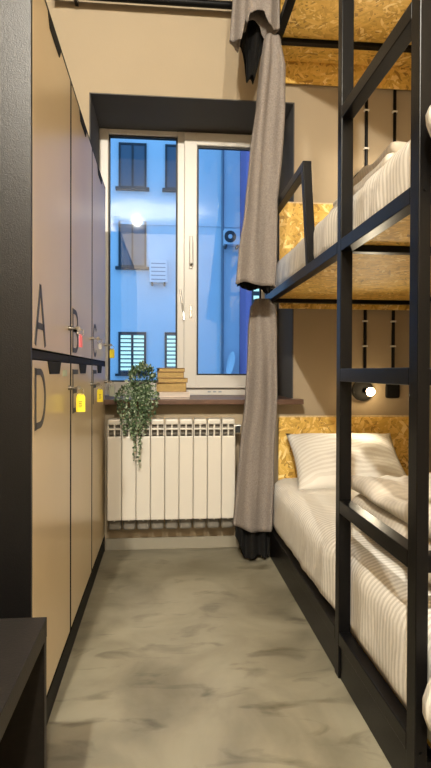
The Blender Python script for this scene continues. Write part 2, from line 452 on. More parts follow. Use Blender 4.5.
def air_con(label, x, z, w_, h_, fan=True):
    th = Thing('air_conditioner', label, 'air conditioner', (x + w_ / 2, FYD - 0.2, z), 'air conditioners on the facade')
    th.part('casing', box(B(), x, x + w_, FYD - 0.42, FYD - 0.02, z, z + h_, 0.02), M['acwhite'])
    cx = x + w_ * 0.38; cz = z + h_ / 2
    if not fan:
        for k in range(5): th.part('louvre', box(B(), x + 0.06, x + w_ - 0.06, FYD - 0.435, FYD - 0.415, z + 0.08 + k * (h_ - 0.16) / 4.6, z + 0.11 + k * (h_ - 0.16) / 4.6), M['pipe'])
    else:
      gr = th.part('fan_grille', cyl(B(), (cx, FYD - 0.44, cz), (cx, FYD - 0.41, cz), h_ * 0.38, 24), M['outframe'])
      th.part('fan_hub', cyl(B(), (cx, FYD - 0.46, cz), (cx, FYD - 0.43, cz), h_ * 0.14, 16), M['acwhite'], gr)
    for u in (0.1, 0.8): th.part('bracket', box(B(), x + u * w_, x + u * w_ + 0.06, FYD - 0.42, FYD - 0.001, z - 0.08, z), M['outframe'])
air_con('white air conditioner with round fan high on the facade, seen through the right pane', 2.12, 5.53, 0.58, 0.55)
air_con('pale louvred air conditioner on the facade between window rows, seen through the left pane', -0.50, 4.15, 0.62, 0.80, False)
th = Thing('satellite_dish', 'small pale satellite dish fixed low beside the drainpipe across the street', 'satellite dish', (2.32, FYD - 0.4, 0.9))
bm = B()
rings = []
for i in range(6):
    a = i / 5; rings.append([bm.verts.new(Vector((2.36 + 0.13 * a * math.cos(p) + 0.08 * a * math.sin(p), FYD - 0.45 - 0.1 * a * a - 0.12 * a * math.cos(p), 1.30 + 0.44 * a * math.sin(p)))) for p in [2 * PI * k / 20 for k in range(20)]])
for i in range(5):
    for k in range(20):
        bm.faces.new((rings[i][k], rings[i][(k + 1) % 20], rings[i + 1][(k + 1) % 20], rings[i + 1][k]))
bmesh.ops.remove_doubles(bm, verts=bm.verts, dist=1e-5)
bmesh.ops.solidify(bm, geom=bm.faces[:], thickness=0.015)
th.part('dish', bm, M['acwhite'], smooth=True)
th.part('mounting_arm', tube(B(), [(2.36, FYD - 0.42, 1.28), (2.28, FYD - 0.25, 1.0), (2.28, FYD, 1.0)], 0.025), M['outframe'])

th = Thing('neighbouring_building', 'violet rendered building at the right edge of the window view', 'building', (5, FYD - 1, -7))
th.part('wall', box(B(), 2.75, 9, FYD - 1.5, FYD + 4, -7, 13), M['violet'])
f = B(); box(f, 2.95, 3.75, FYD - 1.55, FYD - 1.49, 1.6, 4.0); fo = th.part('window_frame', f, M['outframe'])
bl = B()
for k in range(2): box(bl, 3.0, 3.7, FYD - 1.57, FYD - 1.54, 3.72 - k * 0.27, 3.84 - k * 0.27)
th.part('blind', bl, M['blind'], fo)
o = struct('trim_3', box(B(), -14, 14, 4.5, 26, -7.3, -7.0), M['street'])

# ------------------------------------------------------------------ lockers
LX = -0.322; LY0, LY1 = 1.396, 3.128; LXB = -0.86; LT = 2.023
W3 = (LY1 - LY0) / 3
th = Thing('locker_bank', 'tall bank of six beige lettered locker doors in a black carcass along the left wall', 'lockers', ((LX + LXB) / 2, (LY0 + LY1) / 2, 0))
for y in (LY0, LY1 - 0.010): th.part('side_panel', box(B(), LXB, LX - 0.001, y, y + 0.010, 0.0, LT, 0.001), M['blacklam'])
bm = B()
box(bm, LXB, LX - 0.003, LY0 + 0.010, LY1 - 0.010, LT - 0.019, LT - 0.0005); box(bm, LXB, LXB + 0.01, LY0 + 0.010, LY1 - 0.010, 0.09, LT - 0.018)
box(bm, LXB + .01, LX - 0.004, LY0 + 0.010, LY1 - 0.010, 1.032, 1.054); box(bm, LXB + .01, LX - 0.022, LY0 + 0.010, LY1 - 0.010, 0.076, 0.094)
for k in (1, 2): box(bm, LXB + .01, LX - 0.003, LY0 + k * W3 - 0.0135, LY0 + k * W3 + 0.0135, 0.094, LT - 0.018)
th.part('carcass', bm, M['carcass'])
th.part('plinth', box(B(), LXB, LX - 0.004, LY0 + 0.010, LY1 - 0.010, 0, 0.075), M['carcass'])
cap = cyl(B(), (-0.372, LY0 + 0.001, 1.055), (-0.372, LY0 - 0.002, 1.055), 0.007, 14); th.part('screw_cap', cap, M['carcass'])

def arc(cx, cy, rx, ry, a0, a1, n=14):
    return [(cx + rx * math.cos(math.radians(a0 + (a1 - a0) * i / n)), cy + ry * math.sin(math.radians(a0 + (a1 - a0) * i / n))) for i in range(n + 1)]
STROKES = {  # unit box 1 wide, 1 tall
    'A': [[(0.06, 0), (0.5, 1)], [(0.5, 1), (0.94, 0)], [(0.2, 0.32), (0.8, 0.32)]],
    'B': [[(0.08, 0), (0.08, 1)], [(0.08, 0.94), (0.5, 0.94)] + arc(0.5, 0.735, 0.36, 0.205, 90, -90) + [(0.08, 0.53)], [(0.08, 0.53), (0.5, 0.53)] + arc(0.5, 0.295, 0.42, 0.235, 90, -90) + [(0.08, 0.06)]],
    'C': [arc(0.55, 0.5, 0.47, 0.44, 45, 315, 24)],
    'D': [[(0.08, 0), (0.08, 1)], [(0.08, 0.94), (0.45, 0.94)] + arc(0.45, 0.5, 0.47, 0.44, 90, -90, 20) + [(0.08, 0.06)]],
    'E': [[(0.08, 0), (0.08, 1)], [(0.08, 0.94), (0.95, 0.94)], [(0.08, 0.5), (0.85, 0.5)], [(0.08, 0.06), (0.95, 0.06)]],
    'F': [[(0.08, 0), (0.08, 1)], [(0.08, 0.94), (0.95, 0.94)], [(0.08, 0.52), (0.85, 0.52)]],
}
DOORS = []
for k in range(3):
    y0 = LY0 + k * W3 + (0.0105 if k == 0 else 0.014); y1 = LY0 + (k + 1) * W3 - (0.0105 if k == 2 else 0.014)
    for row, (z0, z1) in enumerate(((1.058, LT - 0.021), (0.097, 1.029))):
        let = 'ABCDEF'[row * 3 + k]
        d = th.part('door', box(B(), LX - 0.020, LX, y0, y1, z0, z1, 0.0012), M['door'], label='beige locker door lettered ' + let)
        two_tone(d, M['carcass'], lambda n: n.x < 0.9)
        yc = (y0 + y1) / 2
        bm = prism(B(), [(LX - 0.0005, yc - 0.10, z1 + 0.0005), (LX - 0.0005, yc + 0.10, z1 + 0.0005), (LX - 0.0005, yc + 0.072, z1 - 0.036), (LX - 0.0005, yc - 0.072, z1 - 0.036)], (0.0025, 0, 0))
        th.part('finger_pull', bm, M['pull'], d, label='black finger pull')
        h = 0.158; wl_ = 0.135
        zb = (z0 + 0.010) if row == 0 else (z1 - 0.020 - h)
        if row == 0: zb = 1.068
        bm = B()
        for st in STROKES[let]:
            pts = [(p[0] * wl_, p[1] * h) for p in st]
            ribbon(bm, pts, 0.017, lambda u, v, dd, y0=y0, zb=zb: (LX + 0.0002 + dd, y0 + 0.018 + u, zb + v), 0.0012)
        th.part('letter', bm, M['letter'], d, label='dark letter ' + let)
        ly = y1 - 0.034; lz = 1.147 if row == 0 else 0.945
        bm = cyl(B(), (LX, ly, lz), (LX + 0.014, ly, lz), 0.0075, 16)
        th.part('cam_lock', bm, M['brass'], d, label='dark metal cam lock')
        DOORS.append((let, ly, lz))
        if let == 'D':
            th.part('sticker', box(B(), LX + 0.0002, LX + 0.001, y1 - 0.14, y1 - 0.065, 0.985, 1.005), M['sticker'], d, label='pale green sticker')
TAGS = {'A': ('pink', 'key with a pink tag hanging from the lock of locker A', 0.020, 0.040, 1.25),
        'B': ('white', 'key with a small white tag hanging from the lock of locker B', 0.016, 0.022, 0.9),
        'C': ('yellow', 'key with a yellow tag hanging from the lock of locker C', 0.026, 0.048, -0.1),
        'D': ('yellow', 'key with a large bright yellow tag hanging from the lock of locker D', 0.030, 0.058, 0.15),
        'E': ('yellow', 'key with a yellow tag hanging from the lock of locker E', 0.026, 0.055, 0.35),
        'F': ('greytag', 'key with a grey-green tag hanging from the lock of locker F', 0.030, 0.055, -0.1)}
for let, ly, lz in DOORS:
    c, lab, tw, tl, turn = TAGS[let]
    k = Thing('key', lab, 'key', (LX + 0.03, ly, lz), 'keys left in the locker doors')
    bm = box(B(), LX + 0.0135, LX + 0.028, ly - 0.001, ly + 0.001, lz - 0.003, lz + 0.003, 0.0005)
    cyl(bm, (LX + 0.033, ly - 0.001, lz), (LX + 0.033, ly + 0.001, lz), 0.0075, 18)
    k.part('key_blade', bm, M['brass'])
    bm = B(); rc = Vector((LX + 0.040, ly, lz - 0.013)); rr = 0.011
    tube(bm, [rc + Vector((rr * math.cos(a), 0.002 * math.sin(a), rr * math.sin(a))) for a in [2 * PI * i / 16 for i in range(17)]], 0.0012, 6)
    k.part('key_ring', bm, M['steel'])
    mt = Matrix.Translation((LX + 0.041, ly, lz - 0.024)) @ Matrix.Rotation(turn, 4, 'Z')
    bm = B()
    prism(bm, [mt @ Vector(p) for p in ((-tw * 0.28, -0.0015, 0.004), (tw * 0.28, -0.0015, 0.004), (tw / 2, -0.0015, -0.006), (tw / 2, -0.0015, -tl), (-tw / 2, -0.0015, -tl), (-tw / 2, -0.0015, -0.006))], mt.to_3x3() @ Vector((0, 0.003, 0)))
    tg = k.part('tag', bm, M[c])
    if let in 'DE':
        bm = B()
        for j in range(4): box(bm, -tw * 0.2, tw * (0.2 - 0.08 * (j % 2)), -0.0022, -0.0014, -tl * (0.42 + 0.1 * j), -tl * (0.38 + 0.1 * j), 0, mt)
        k.part('handwriting', bm, M['ink'], tg)

# ------------------------------------------------------------------ low black table in the foreground
th = Thing('side_table', 'low black open-sided table at the bottom left corner, in front of the lockers', 'table', (-0.5, 0.82, 0))
TX0, TX1, TY0, TY1, TZ = -0.80, -0.241, 0.46, 1.182, 0.488
th.part('tabletop', box(B(), TX0, TX1, TY0, TY1, TZ - 0.042, TZ, 0.0015), M['bench'])
for y in (TY1 - 0.021, TY0): th.part('side_panel', box(B(), TX0, TX1 - 0.001, y + 0.0005, y + 0.0205, 0, TZ - 0.042), M['bench'])
th.part('back_panel', box(B(), TX0, TX0 + 0.018, TY0 + 0.021, TY1 - 0.021, 0.0, TZ - 0.042), M['bench'])
th.part('shelf', box(B(), TX0 + .018, TX1 - 0.05, TY0 + 0.021, TY1 - 0.021, 0.16, 0.178), M['bench'])

# ------------------------------------------------------------------ radiator
RX0, SW, RN = -0.297, 0.0765, 9
RY0, RY1 = 2.985, 3.08
th = Thing('radiator', 'cream white sectional radiator on the wall under the window sill', 'radiator', (RX0 + SW * RN / 2, 3.05, 0.15))
for i in range(RN):
    x0 = RX0 + i * SW; x1 = x0 + SW - 0.0022
    bm = box(B(), x0, x1, RY0, RY0 + 0.012, 0.206, 0.655, 0.005)
    box(bm, x0 + 0.002, x1 - 0.002, RY0 + 0.010, RY1, 0.716, 0.747, 0.008, seg=3)      # top cap
    box(bm, (x0 + x1) / 2 - 0.004, (x0 + x1) / 2 + 0.004, RY0 + 0.010, RY1, 0.20, 0.72)
    box(bm, x0 + 0.003, x1 - 0.003, RY0 + 0.006, RY0 + 0.05, 0.689, 0.697, 0.002)
    for xx in (x0 + 0.001, x1 - 0.006): box(bm, xx, xx + 0.005, RY0 + 0.006, RY0 + 0.06, 0.655, 0.72)
    sec = th.part('section', bm, M['radiator'])
    th.part('lower_header', box(B(), x0 + 0.003, x1 - 0.003, RY0 + 0.045, RY1 - 0.005, 0.140, 0.215, 0.014, seg=3), M['radback'], sec, label='lower header pipe with shade painted into its colour')
    th.part('upper_header', box(B(), x0 + 0.002, x1 - 0.002, RY0 + 0.034, RY1 - 0.01, 0.655, 0.715, 0.010), M['radback'], sec, label='recessed header pipe with shade painted into its colour')
xe = RX0 + SW * RN
bm = cyl(B(), (xe - 0.004, 3.04, 0.683), (xe + 0.03, 3.04, 0.683), 0.017, 16); cyl(bm, (xe + 0.015, 3.04, 0.683), (xe + 0.015, 3.0, 0.683), 0.013, 6); th.part('valve', bm, M['gasket'], label='black valve')
bm = cyl(B(), (xe + 0.004, 3.04, 0.705), (xe + 0.035, 3.04, 0.705), 0.009, 12); th.part('air_vent', bm, M['steel'], label='steel air vent')
for x in (-0.15, 0.24): th.part('wall_bracket', box(B(), x, x + 0.025, RY1 - 0.012, WY, 0.66, 0.69), M['radback'])
bm = tube(B(), [(xe - 0.004, 3.05, 0.178), (xe + 0.03, 3.05, 0.178), (xe + 0.03, WY + 0.01, 0.178)], 0.011, 10); th.part('pipe', bm, M['radiator'])

# ------------------------------------------------------------------ books on the sill
stack = [('greyc', 0.012, 0.180, 0.235, 0.02, 'thin grey-brown book at the bottom of the stack on the window sill'),
         ('cream', 0.027, 0.172, 0.230, 0.05, 'pale cream book second from the bottom of the stack on the window sill'),
         ('tan2', 0.052, 0.170, 0.22, -0.02, 'thick ochre book in the middle of the stack on the window sill'),
         ('tan', 0.026, 0.166, 0.21, 0.05, 'tan paperback just above the thick ochre book on the window sill'),
         ('tan2', 0.034, 0.150, 0.205, 0.02, 'ochre paperback second from the top of the stack on the window sill'),
         ('tan', 0.022, 0.146, 0.205, 0.07, 'thin tan paperback on top of the stack on the window sill')]
z = OZ0
for i, (c, hh, w, l, rz, lab) in enumerate(stack):
    mt = Matrix.Translation((0.052 - 0.004 * i + 0.006 * (i % 2), 3.185 + 0.006 * (i % 3), z)) @ Matrix.Rotation(rz, 4, 'Z')
    bk = Thing('book', lab, 'book', mt.translation[:], 'books on the window sill')
    bm = B(); ct = 0.003
    box(bm, -w / 2, w / 2, -l / 2, l / 2, 0, ct, 0.0005, mt); box(bm, -w / 2, w / 2, -l / 2, l / 2, hh - ct, hh, 0.0005, mt)
    box(bm, w / 2 - ct, w / 2, -l / 2, l / 2, ct - .0003, hh - ct + .0003, 0, mt)
    bk.part('cover', bm, M[c])
    bk.part('pages', box(B(), -w / 2 + 0.004, w / 2 - ct, -l / 2 + 0.004, l / 2 - 0.004, ct, hh - ct, 0, mt), M['paper' if i > 1 else 'palepaper'])
    z += hh

# ------------------------------------------------------------------ trailing plant on the sill
PX, PY = -0.118, 3.09
th = Thing('potted_plant', 'trailing small-leaved green plant on the window sill hanging down over the radiator', 'plant', (PX, PY, OZ0))
bm = cyl(B(), (PX, PY, OZ0), (PX, PY, OZ0 + 0.085), 0.035, 24, 0.048); th.part('pot', bm, M['pot'])
bm = cyl(B(), (PX, PY, OZ0 + 0.085), (PX, PY, OZ0 + 0.092), 0.042, 24); th.part('soil', bm, M['soil'])
fol = B(); stm = B()
def leaf(bm, p, d, size):
    d = d.normalized(); s = d.cross(Vector((R.uniform(-1, 1), R.uniform(-1, 1), R.uniform(-.3, 1)))).normalized(); n = s.cross(d)
    L = size; w = size * 0.42
    pts = [p, p + d * L * .3 + s * w * .8 + n * w * .25, p + d * L * .65 + s * w * .75 + n * w * .2, p + d * L, p + d * L * .65 - s * w * .75 + n * w * .2, p + d * L * .3 - s * w * .8 + n * w * .25, p + d * L * .5 - n * w * 0.1]
    v = [bm.verts.new(q) for q in pts]
    for a, b_ in ((0, 1), (1, 2), (2, 3), (3, 4), (4, 5), (5, 0)): bm.faces.new((v[a], v[b_], v[6]))
for i in range(340):          # dome over the pot
    a = R.uniform(0, 2 * PI); e = R.uniform(-0.35, PI / 2); r = R.uniform(0.6, 1.0)
    p = Vector((PX + 0.082 * r * math.cos(a) * math.cos(e), PY - 0.012 + 0.072 * r * math.sin(a) * math.cos(e), OZ0 + 0.105 + 0.092 * r * math.sin(e)))
    leaf(fol, p, (p - Vector((PX, PY, OZ0 + 0.05))) + Vector((R.uniform(-.05, .05), R.uniform(-.05, .05), R.uniform(-.05, .03))), R.uniform(0.014, 0.024))
strands = []
for i in range(24):
    ang = R.uniform(-0.15 * PI, -0.85 * PI)
    hx = PX + R.gauss(-0.035, 0.055); ln = R.choice((0.06, 0.09, 0.13, 0.17, 0.20))
    strands.append((hx, 2.995 - R.uniform(0, 0.055), ln))
strands += [(PX - 0.038, 2.955, 0.28), (PX - 0.020, 2.945, 0.33), (PX - 0.028, 2.95, 0.365), (PX - 0.010, 2.94, 0.30), (PX - 0.065, 2.955, 0.22), (PX + 0.02, 2.95, 0.20), (PX - 0.10, 2.965, 0.21), (PX - 0.112, 2.97, 0.14), (PX + 0.075, 2.97, 0.14), (PX + 0.09, 2.97, 0.09)]
for hx, hy, ln in strands:
    pts = [Vector((PX + (hx - PX) * .25, PY - 0.02, OZ0 + 0.09)), Vector((PX + (hx - PX) * .8, 3.03, OZ0 + 0.07)), Vector((hx, hy, OZ0 + 0.01))]
    n = int(ln / 0.03) + 1
    x, y = hx, hy
    conv = (PX - 0.022 - hx) * 0.07
    for k in range(1, n + 1):
        x += conv + R.uniform(-0.006, 0.006); y += R.uniform(-0.003, 0.003)
        pts.append(Vector((x, min(y, 2.972), OZ0 + 0.01 - ln * k / n)))
    tube(stm, pts, 0.0013, 5)
    for a, b_ in zip(pts[:-1], pts[1:]):
        m_ = max(2, int((b_ - a).length / 0.0085))
        for q in range(m_):
            p = a.lerp(b_, q / m_ + R.random() / m_)
            leaf(fol, p, Vector((R.uniform(-1, 1), R.uniform(-1, 0.25), R.uniform(-1, 0.5))), R.uniform(0.011, 0.020))
for v in fol.verts:
    if v.co.y > 3.07: v.co.x = min(v.co.x, -0.042)
    if v.co.z < OZ0 + 0.012 and v.co.y > 2.978: v.co.y = 2.978 - 0.2 * (v.co.y - 2.978) if v.co.z < 0.75 else min(v.co.y, 3.035)
th.part('foliage', fol, M['leaf']); th.part('stem', stm, M['stem'])

# ------------------------------------------------------------------ bunk bed
BX = 0.571; BXR = 1.50; P = 0.04
Yn0, Yn1 = 1.205, 1.251; Ym0, Ym1 = 1.757, 1.797; Yf0, Yf1 = 3.075, 3.115
RAIL = [(0.110, 0.153), (1.394, 1.434), (2.735, 2.775)]
TOP = 3.22
bk = Thing('bunk_bed', 'black steel triple bunk bed with strand board panels along the right wall', 'bunk bed', (1.03, 2.15, 0))
def sq(x0, x1, y0, y1, z0, z1): return box(B(), x0, x1, y0, y1, z0, z1, 0.0025)
for y0, y1, w in ((Yn0, Yn1, 0.030), (Ym0, Ym1, P), (Yf0, Yf1, P)):
    p = bk.part('post', sq(BX, BX + w, y0, y1, 0, TOP), M['metal'])
    for z0, z1 in RAIL: bk.part('bolt', cyl(B(), (BX + 0.015, y0 + 0.001, (z0 + z1) / 2), (BX + 0.015, y0 - 0.003, (z0 + z1) / 2), 0.005, 10), M['metal'], p)
    bk.part('post', sq(BXR - P, BXR, y0, y1, 0, TOP), M['metal'])
for n, (z0, z1) in enumerate(RAIL):
    for a, b_ in ((Ym1, Yf0), (Yn1, Ym0)):
        bk.part('side_rail', sq(BX, BX + P, a, b_, z0, z1), M['metal'])
        bk.part('side_rail', sq(BXR - P, BXR, a, b_, z0, z1), M['metal'])
    for y0, y1 in ((Yn0, Yn1), (Ym0, Ym1), ((2.88, 2.92) if n == 2 else (Yf0, Yf1))):
        bk.part('crossbar', sq(BX + P, BXR - P, y0 + .001, y1 - .001, z0, z1 - 0.018), M['metal'])
    bm = box(B(), BX + P + .004, BXR - P - .001, Yn0 + .002, 3.10, z1 - 0.0175, z1 - 0.004)
    bk.part('platform_panel', bm, M['osb'], label='strand board platform')
for z in (0.563, 0.992, 1.843):
    bk.part('rung', sq(BX, BX + P, Yn1, Ym0, z - 0.021, z + 0.021), M['metal'])
for z in (0.563, 0.992, 1.843, 2.275):
    bk.part('crossbar', sq(BX + 0.03, BXR - P, Yn0 + .004, Yn1 - .002, z - 0.02, z + 0.02), M['metal'])
bk.part('kickboard', box(B(), BX + 0.006, BX + 0.022, Yn1 + .001, Yf0 - .001, 0.002, 0.1095), M['metal'])
bk.part('kickboard', box(B(), BX + 0.03, BXR - P, Yn0 + .004, Yn0 + 0.02, 0.002, 0.1095), M['metal'])
for z0, z1 in ((0.17, 0.752), (1.365, 1.972), (2.645, 3.20)):
    h_ = bk.part('headboard', box(B(), 0.655, BXR - 0.005, 3.117, 3.129, z0, z1 - 0.008), M['osb'], label='strand board headboard')
    bk.part('edge_strip', box(B(), 0.655, BXR - 0.005, 3.117, 3.129, z1 - 0.0079, z1), M['osb_edge'], h_, label='pale board edge')
# guard rail of the middle bunk, leaning slightly to the aisle
bm = bar(B(), (BX + 0.018, 2.19, RAIL[1][1]), (BX - 0.004, 2.19, 1.822), 0.036, 0.036, (1, 0, 0))
gd = bk.part('guard_rail', bm, M['metal'])
bk.part('guard_rail', bar(B(), (BX - 0.004, 2.172, 1.825), (BX - 0.002, Yf0 - .001, 1.825), 0.036, 0.036), M['metal'])
bk.part('guard_rail', sq(BX, BX + P, Ym1, Yf0, 3.16, 3.20), M['metal'])

# ------------------------------------------------------------------ mattresses and bedding
def mattress(label, z0, zt, over, near_bulge, seed, dz=0):
    sd = Vector((seed * 7.1, seed * 3.3, seed))
    rail = z0 + 0.006
    def warp(p):
        edge = smoothstep(0.76, 0.62, p.x)                    # aisle side
        up = smoothstep(rail, rail + 0.02, p.z)
        between = smoothstep(Ym1 + 0.01, Ym1 + 0.2, p.y) * smoothstep(3.09, 2.98, p.y)
        between2 = smoothstep(Yn1 + 0.01, Yn1 + 0.12, p.y) * smoothstep(Ym0 - 0.01, Ym0 - 0.12, p.y) * 0.45
        q = p.copy()
        q.x -= edge * up * over * max(between, between2)
        nb = smoothstep(Yn0 - 0.004, Yn0 - 0.06, p.y)
        zc = (z0 + zt) / 2 + dz
        q.x -= edge * nb * near_bulge * math.exp(-((p.z - zc) / 0.085) ** 2)
        w = noise.fractal(Vector((p.x * 4, p.y * 5, p.z * 9)) + sd, 1.0, 2.0, 3)
        w2 = noise.noise(Vector((p.x * 2, p.y * 16 + p.z * 9, p.z * 4)) + sd)
        q.z += up * 0.006 * w
        q.x += edge * up * (0.006 * w2) * (1 if (between + between2) > 0.3 else 0)
        q.z += 0.018 * math.sin(PI * min(max((p.x - 0.61) / 0.85, 0), 1)) * smoothstep(zc, zt, p.z)
        return q
    bm = soft_box(B(), 0.6135, 1.457, 1.06, 3.112, z0, zt, 0.075, 26, 90, 9, warp, True)
    m = link('mattress', bm, M['mattress'], None, (1.03, 2.1, z0), True)
    return tag(m, label, 'mattress', 'mattresses on the bunk bed')
mattress('white striped mattress on the bottom bunk nearest the floor', RAIL[0][1] - .0035, 0.405, 0.027, 0.055, 1)
mattress('white striped mattress on the middle bunk behind the slanted guard rail', RAIL[1][1] - .0035, 1.615, 0.020, 0.058, 2, 0.03)

def pillow(label, c, rx, rz, W=0.62, H=0.44, T=0.075):
    mt = Matrix.Translation(c) @ Matrix.Rotation(rz, 4, 'Z') @ Matrix.Rotation(rx, 4, 'X')
    bm = B(); n = 26; m = 20; g = {}
    for side in (1, -1):
        for i in range(n + 1):
            for j in range(m + 1):
                u = -1 + 2 * i / n; v = -1 + 2 * j / m
                prof = (max(0, 1 - abs(u) ** 2.6) ** 0.62) * (max(0, 1 - abs(v) ** 2.6) ** 0.62)
                x = u * W / 2 * (1 - 0.07 * (1 - abs(u) ** 2) * 0 - 0.06 * (1 - v * v) * abs(u)); y = v * H / 2 * (1 - 0.07 * (1 - u * u) * abs(v))
                wr = noise.noise(Vector((u * 2.4, v * 2.2, side * 2.0))) * 0.018 * prof
                border = (i in (0, n)) or (j in (0, m))
                key = (i, j) if border else (i, j, side)
                if key not in g: g[key] = bm.verts.new(mt @ Vector((x, y, side * T * prof + wr)))
        for i in range(n):
            for j in range(m):
                vs = []
                for a, b_ in ((i, j), (i + 1, j), (i + 1, j + 1), (i, j + 1)):
                    vs.append(g.get((a, b_)) or g[(a, b_, side)])
                bm.faces.new(vs if side > 0 else vs[::-1])
    bmesh.ops.recalc_face_normals(bm, faces=bm.faces)
    o = link('pillow', bm, M['pillow'], None, c, True)
    return tag(o, label, 'pillow', 'pillows against the headboards')
pillow('white striped pillow leaning on the headboard of the bottom bunk', (0.975, 2.875, 0.535), math.radians(36), -0.03, 0.60, 0.42)
pillow('white pillow against the headboard of the middle bunk, mostly hidden by the mattress', (1.08, 2.82, 1.725), math.radians(14), 0.03)

def folded_duvet(label, x0, x1, y0, y1, z0, layers, seed, amp=1.0):
    sd = Vector((seed * 5.0, seed, 0))
    bm = B(); z = z0
    for i, (hgt, inset) in enumerate(layers):
        def warp(p, i=i, z=z, hgt=hgt):
            f = smoothstep(z0, z0 + 0.03, p.z)
            w = noise.fractal(Vector((p.x * 5, p.y * 4, i * 3.0)) + sd, 1.0, 2.0, 3)
            r1 = math.sin((p.x * 0.75 + p.y * 0.6) * 26 + i + 3.0 * w)
            q = p.copy()
            if i == len(layers) - 1: q.z += smoothstep(z, z + hgt, p.z) * amp * (0.030 * w + 0.011 * r1)
            else: q.z += f * 0.006 * w
            q.x += 0.010 * noise.noise(Vector((p.y * 6, p.z * 30, i)) + sd) * f
            return q
        soft_box(bm, x0 + inset, x1 - inset * .5, y0 + inset, y1 - inset, z, z + hgt, hgt * 0.48, 22, 30, 6, warp)
        z += hgt - 0.004
    o = link('folded_duvet', bm, M['duvet'], None, ((x0 + x1) / 2, (y0 + y1) / 2, z0), True)
    return tag(o, label, 'duvet', 'folded duvets on the bunks')
folded_duvet('cream duvet folded in a crumpled pile on the bottom bunk behind the ladder', 0.69, 1.24, 1.33, 2.06, 0.415, [(0.145, 0.0), (0.055, 0.004)], 1)
folded_duvet('white folded duvet on the middle bunk behind the ladder', 0.67, 1.22, 1.62, 2.25, 1.618, [(0.055, 0.0), (0.045, 0.02)], 2, 0.5)

# ------------------------------------------------------------------ curtains
def interp(keys, z):
    keys = sorted(keys)
    if z <= keys[0][0]: return keys[0][1:]
    for a, b_ in zip(keys[:-1], keys[1:]):
        if a[0] <= z <= b_[0]:
            f = (z - a[0]) / (b_[0] - a[0]); f = f * f * (3 - 2 * f) * .3 + f * .7
            return tuple(a[i] + (b_[i] - a[i]) * f for i in range(1, len(a)))
    return keys[-1][1:]
def drape(keys, yc, depth, folds, zt, zb, hem=None, n=150, nz=60, ph=0.0, seed=1.0, ymax=9, side=None):
    """bunched curtain as a closed soft bundle: flattened outline with a few long soft folds"""
    bm = B(); rows = []
    for j in range(nz + 1):
        row = []
        for i in range(n):
            a = 2 * PI * i / n
            u = 0.5 - 0.5 * math.cos(a)                       # 0 left .. 1 right, both on the front and the back
            b_ = zb + (hem(u) if hem else 0)
            z = zt + (b_ - zt) * j / nz
            xl, xr = interp(keys, z)
            w_ = xr - xl
            c, s_ = math.cos(a), math.sin(a)
            x = (xl + xr) / 2 - w_ / 2 * (abs(c) ** 0.8) * (1 if c > 0 else -1)
            grow = min(1, w_ / 0.16)
            y = yc - depth * grow * (abs(s_) ** 0.6) * (1 if s_ > 0 else -1)
            # long folds, drifting sideways with height
            t_ = u * folds * 2 * PI + ph + 0.9 * math.sin(z * 1.7 + ph) + 1.6 * noise.noise(Vector((u * 1.3, z * 1.1, seed)))
            f = math.sin(t_); f = (abs(f) ** 0.8) * (1 if f > 0 else -1)
            y += 0.016 * grow * f * (1 if s_ >= 0 else -1) * min(1, abs(s_) * 2)
            y += 0.020 * noise.noise(Vector((u * 3.2 + (9 if s_ < 0 else 0), z * 2.1, seed * 3)))
            x += 0.004 * noise.noise(Vector((a * 2, z * 4, seed + 5)))
            row.append(bm.verts.new((x, min(y, ymax), z)))
        rows.append(row)
    for j in range(nz):
        for i in range(n):
            k = (i + 1) % n
            bm.faces.new((rows[j][i], rows[j][k], rows[j + 1][k], rows[j + 1][i]))
    bmesh.ops.recalc_face_normals(bm, faces=bm.faces)
    return bm
def kx(d, lst):   # (height, left, right) table measured on the curtain at distance d
    return [(1.0 + (372 - y) * d / 555.0, (xl - 163.5) * d / 557.5, (xr - 163.5) * d / 557.5) for y, xl, xr in lst]
GR = 'bunk curtains bunched at the window end'
def cloth(o):
    md = o.modifiers.new('thickness', 'SOLIDIFY'); md.thickness = 0.003; md.offset = -1; md.use_even_offset = False
    return o

# lower
d = 2.90
keys = kx(d, [(300, 256, 271), (305, 251.5, 277), (330, 249, 278.5), (400, 246.5, 278.5), (450, 240.5, 276), (500, 236.5, 275), (532, 234.5, 274.5)])
th = Thing('curtain', 'grey-taupe curtain of the bottom bunk hanging from the middle rail nearly to the floor', 'curtain', (0.5, 2.9, 0), GR)
cloth(th.part('drape', drape(keys, 2.905, 0.050, 1.6, 1.388, 0.166, lambda u: 0.045 * (0.5 - u) * (u < 0.5) + 0.006 * math.sin(7 * u), ph=0.6, seed=1.0), M['curtain'], smooth=True))
k2 = [(a, l + 0.012, r - 0.010) for a, l, r in keys]
cloth(th.part('lining', drape(k2, 2.925, 0.034, 3.2, 0.30, 0.022, lambda u: 0.008 * math.sin(13 * u) + 0.11 * max(0, 0.3 - u) / 0.3, ph=0.6, seed=2.0), M['lining'], smooth=True, label='black blackout lining showing below the hem'))
# middle
d = 2.62
keys = kx(d, [(26, 268, 281), (34, 265, 282.5), (60, 261, 288), (100, 257.5, 287), (150, 251, 284), (205, 246, 280), (250, 240, 279), (290, 236.5, 277.5)])
th = Thing('curtain', 'long grey-taupe curtain of the middle bunk gathered in front of the window edge', 'curtain', (0.5, 2.66, 1.4), GR)
cloth(th.part('drape', drape(keys, 2.66, 0.050, 1.5, 2.62, 1.425, lambda u: -0.020 * u * u + 0.006 * math.sin(9 * u), ph=2.4, seed=3.0), M['curtain'], smooth=True))
k2 = [(a, l + 0.010, r - 0.016) for a, l, r in keys]
cloth(th.part('lining', drape(k2, 2.688, 0.022, 3.0, 1.48, 1.395, lambda u: 0.022 * (1 - u) + 0.008 * math.sin(12 * u), ph=2.1, seed=4.0), M['lining'], smooth=True, label='black blackout lining showing below the hem'))
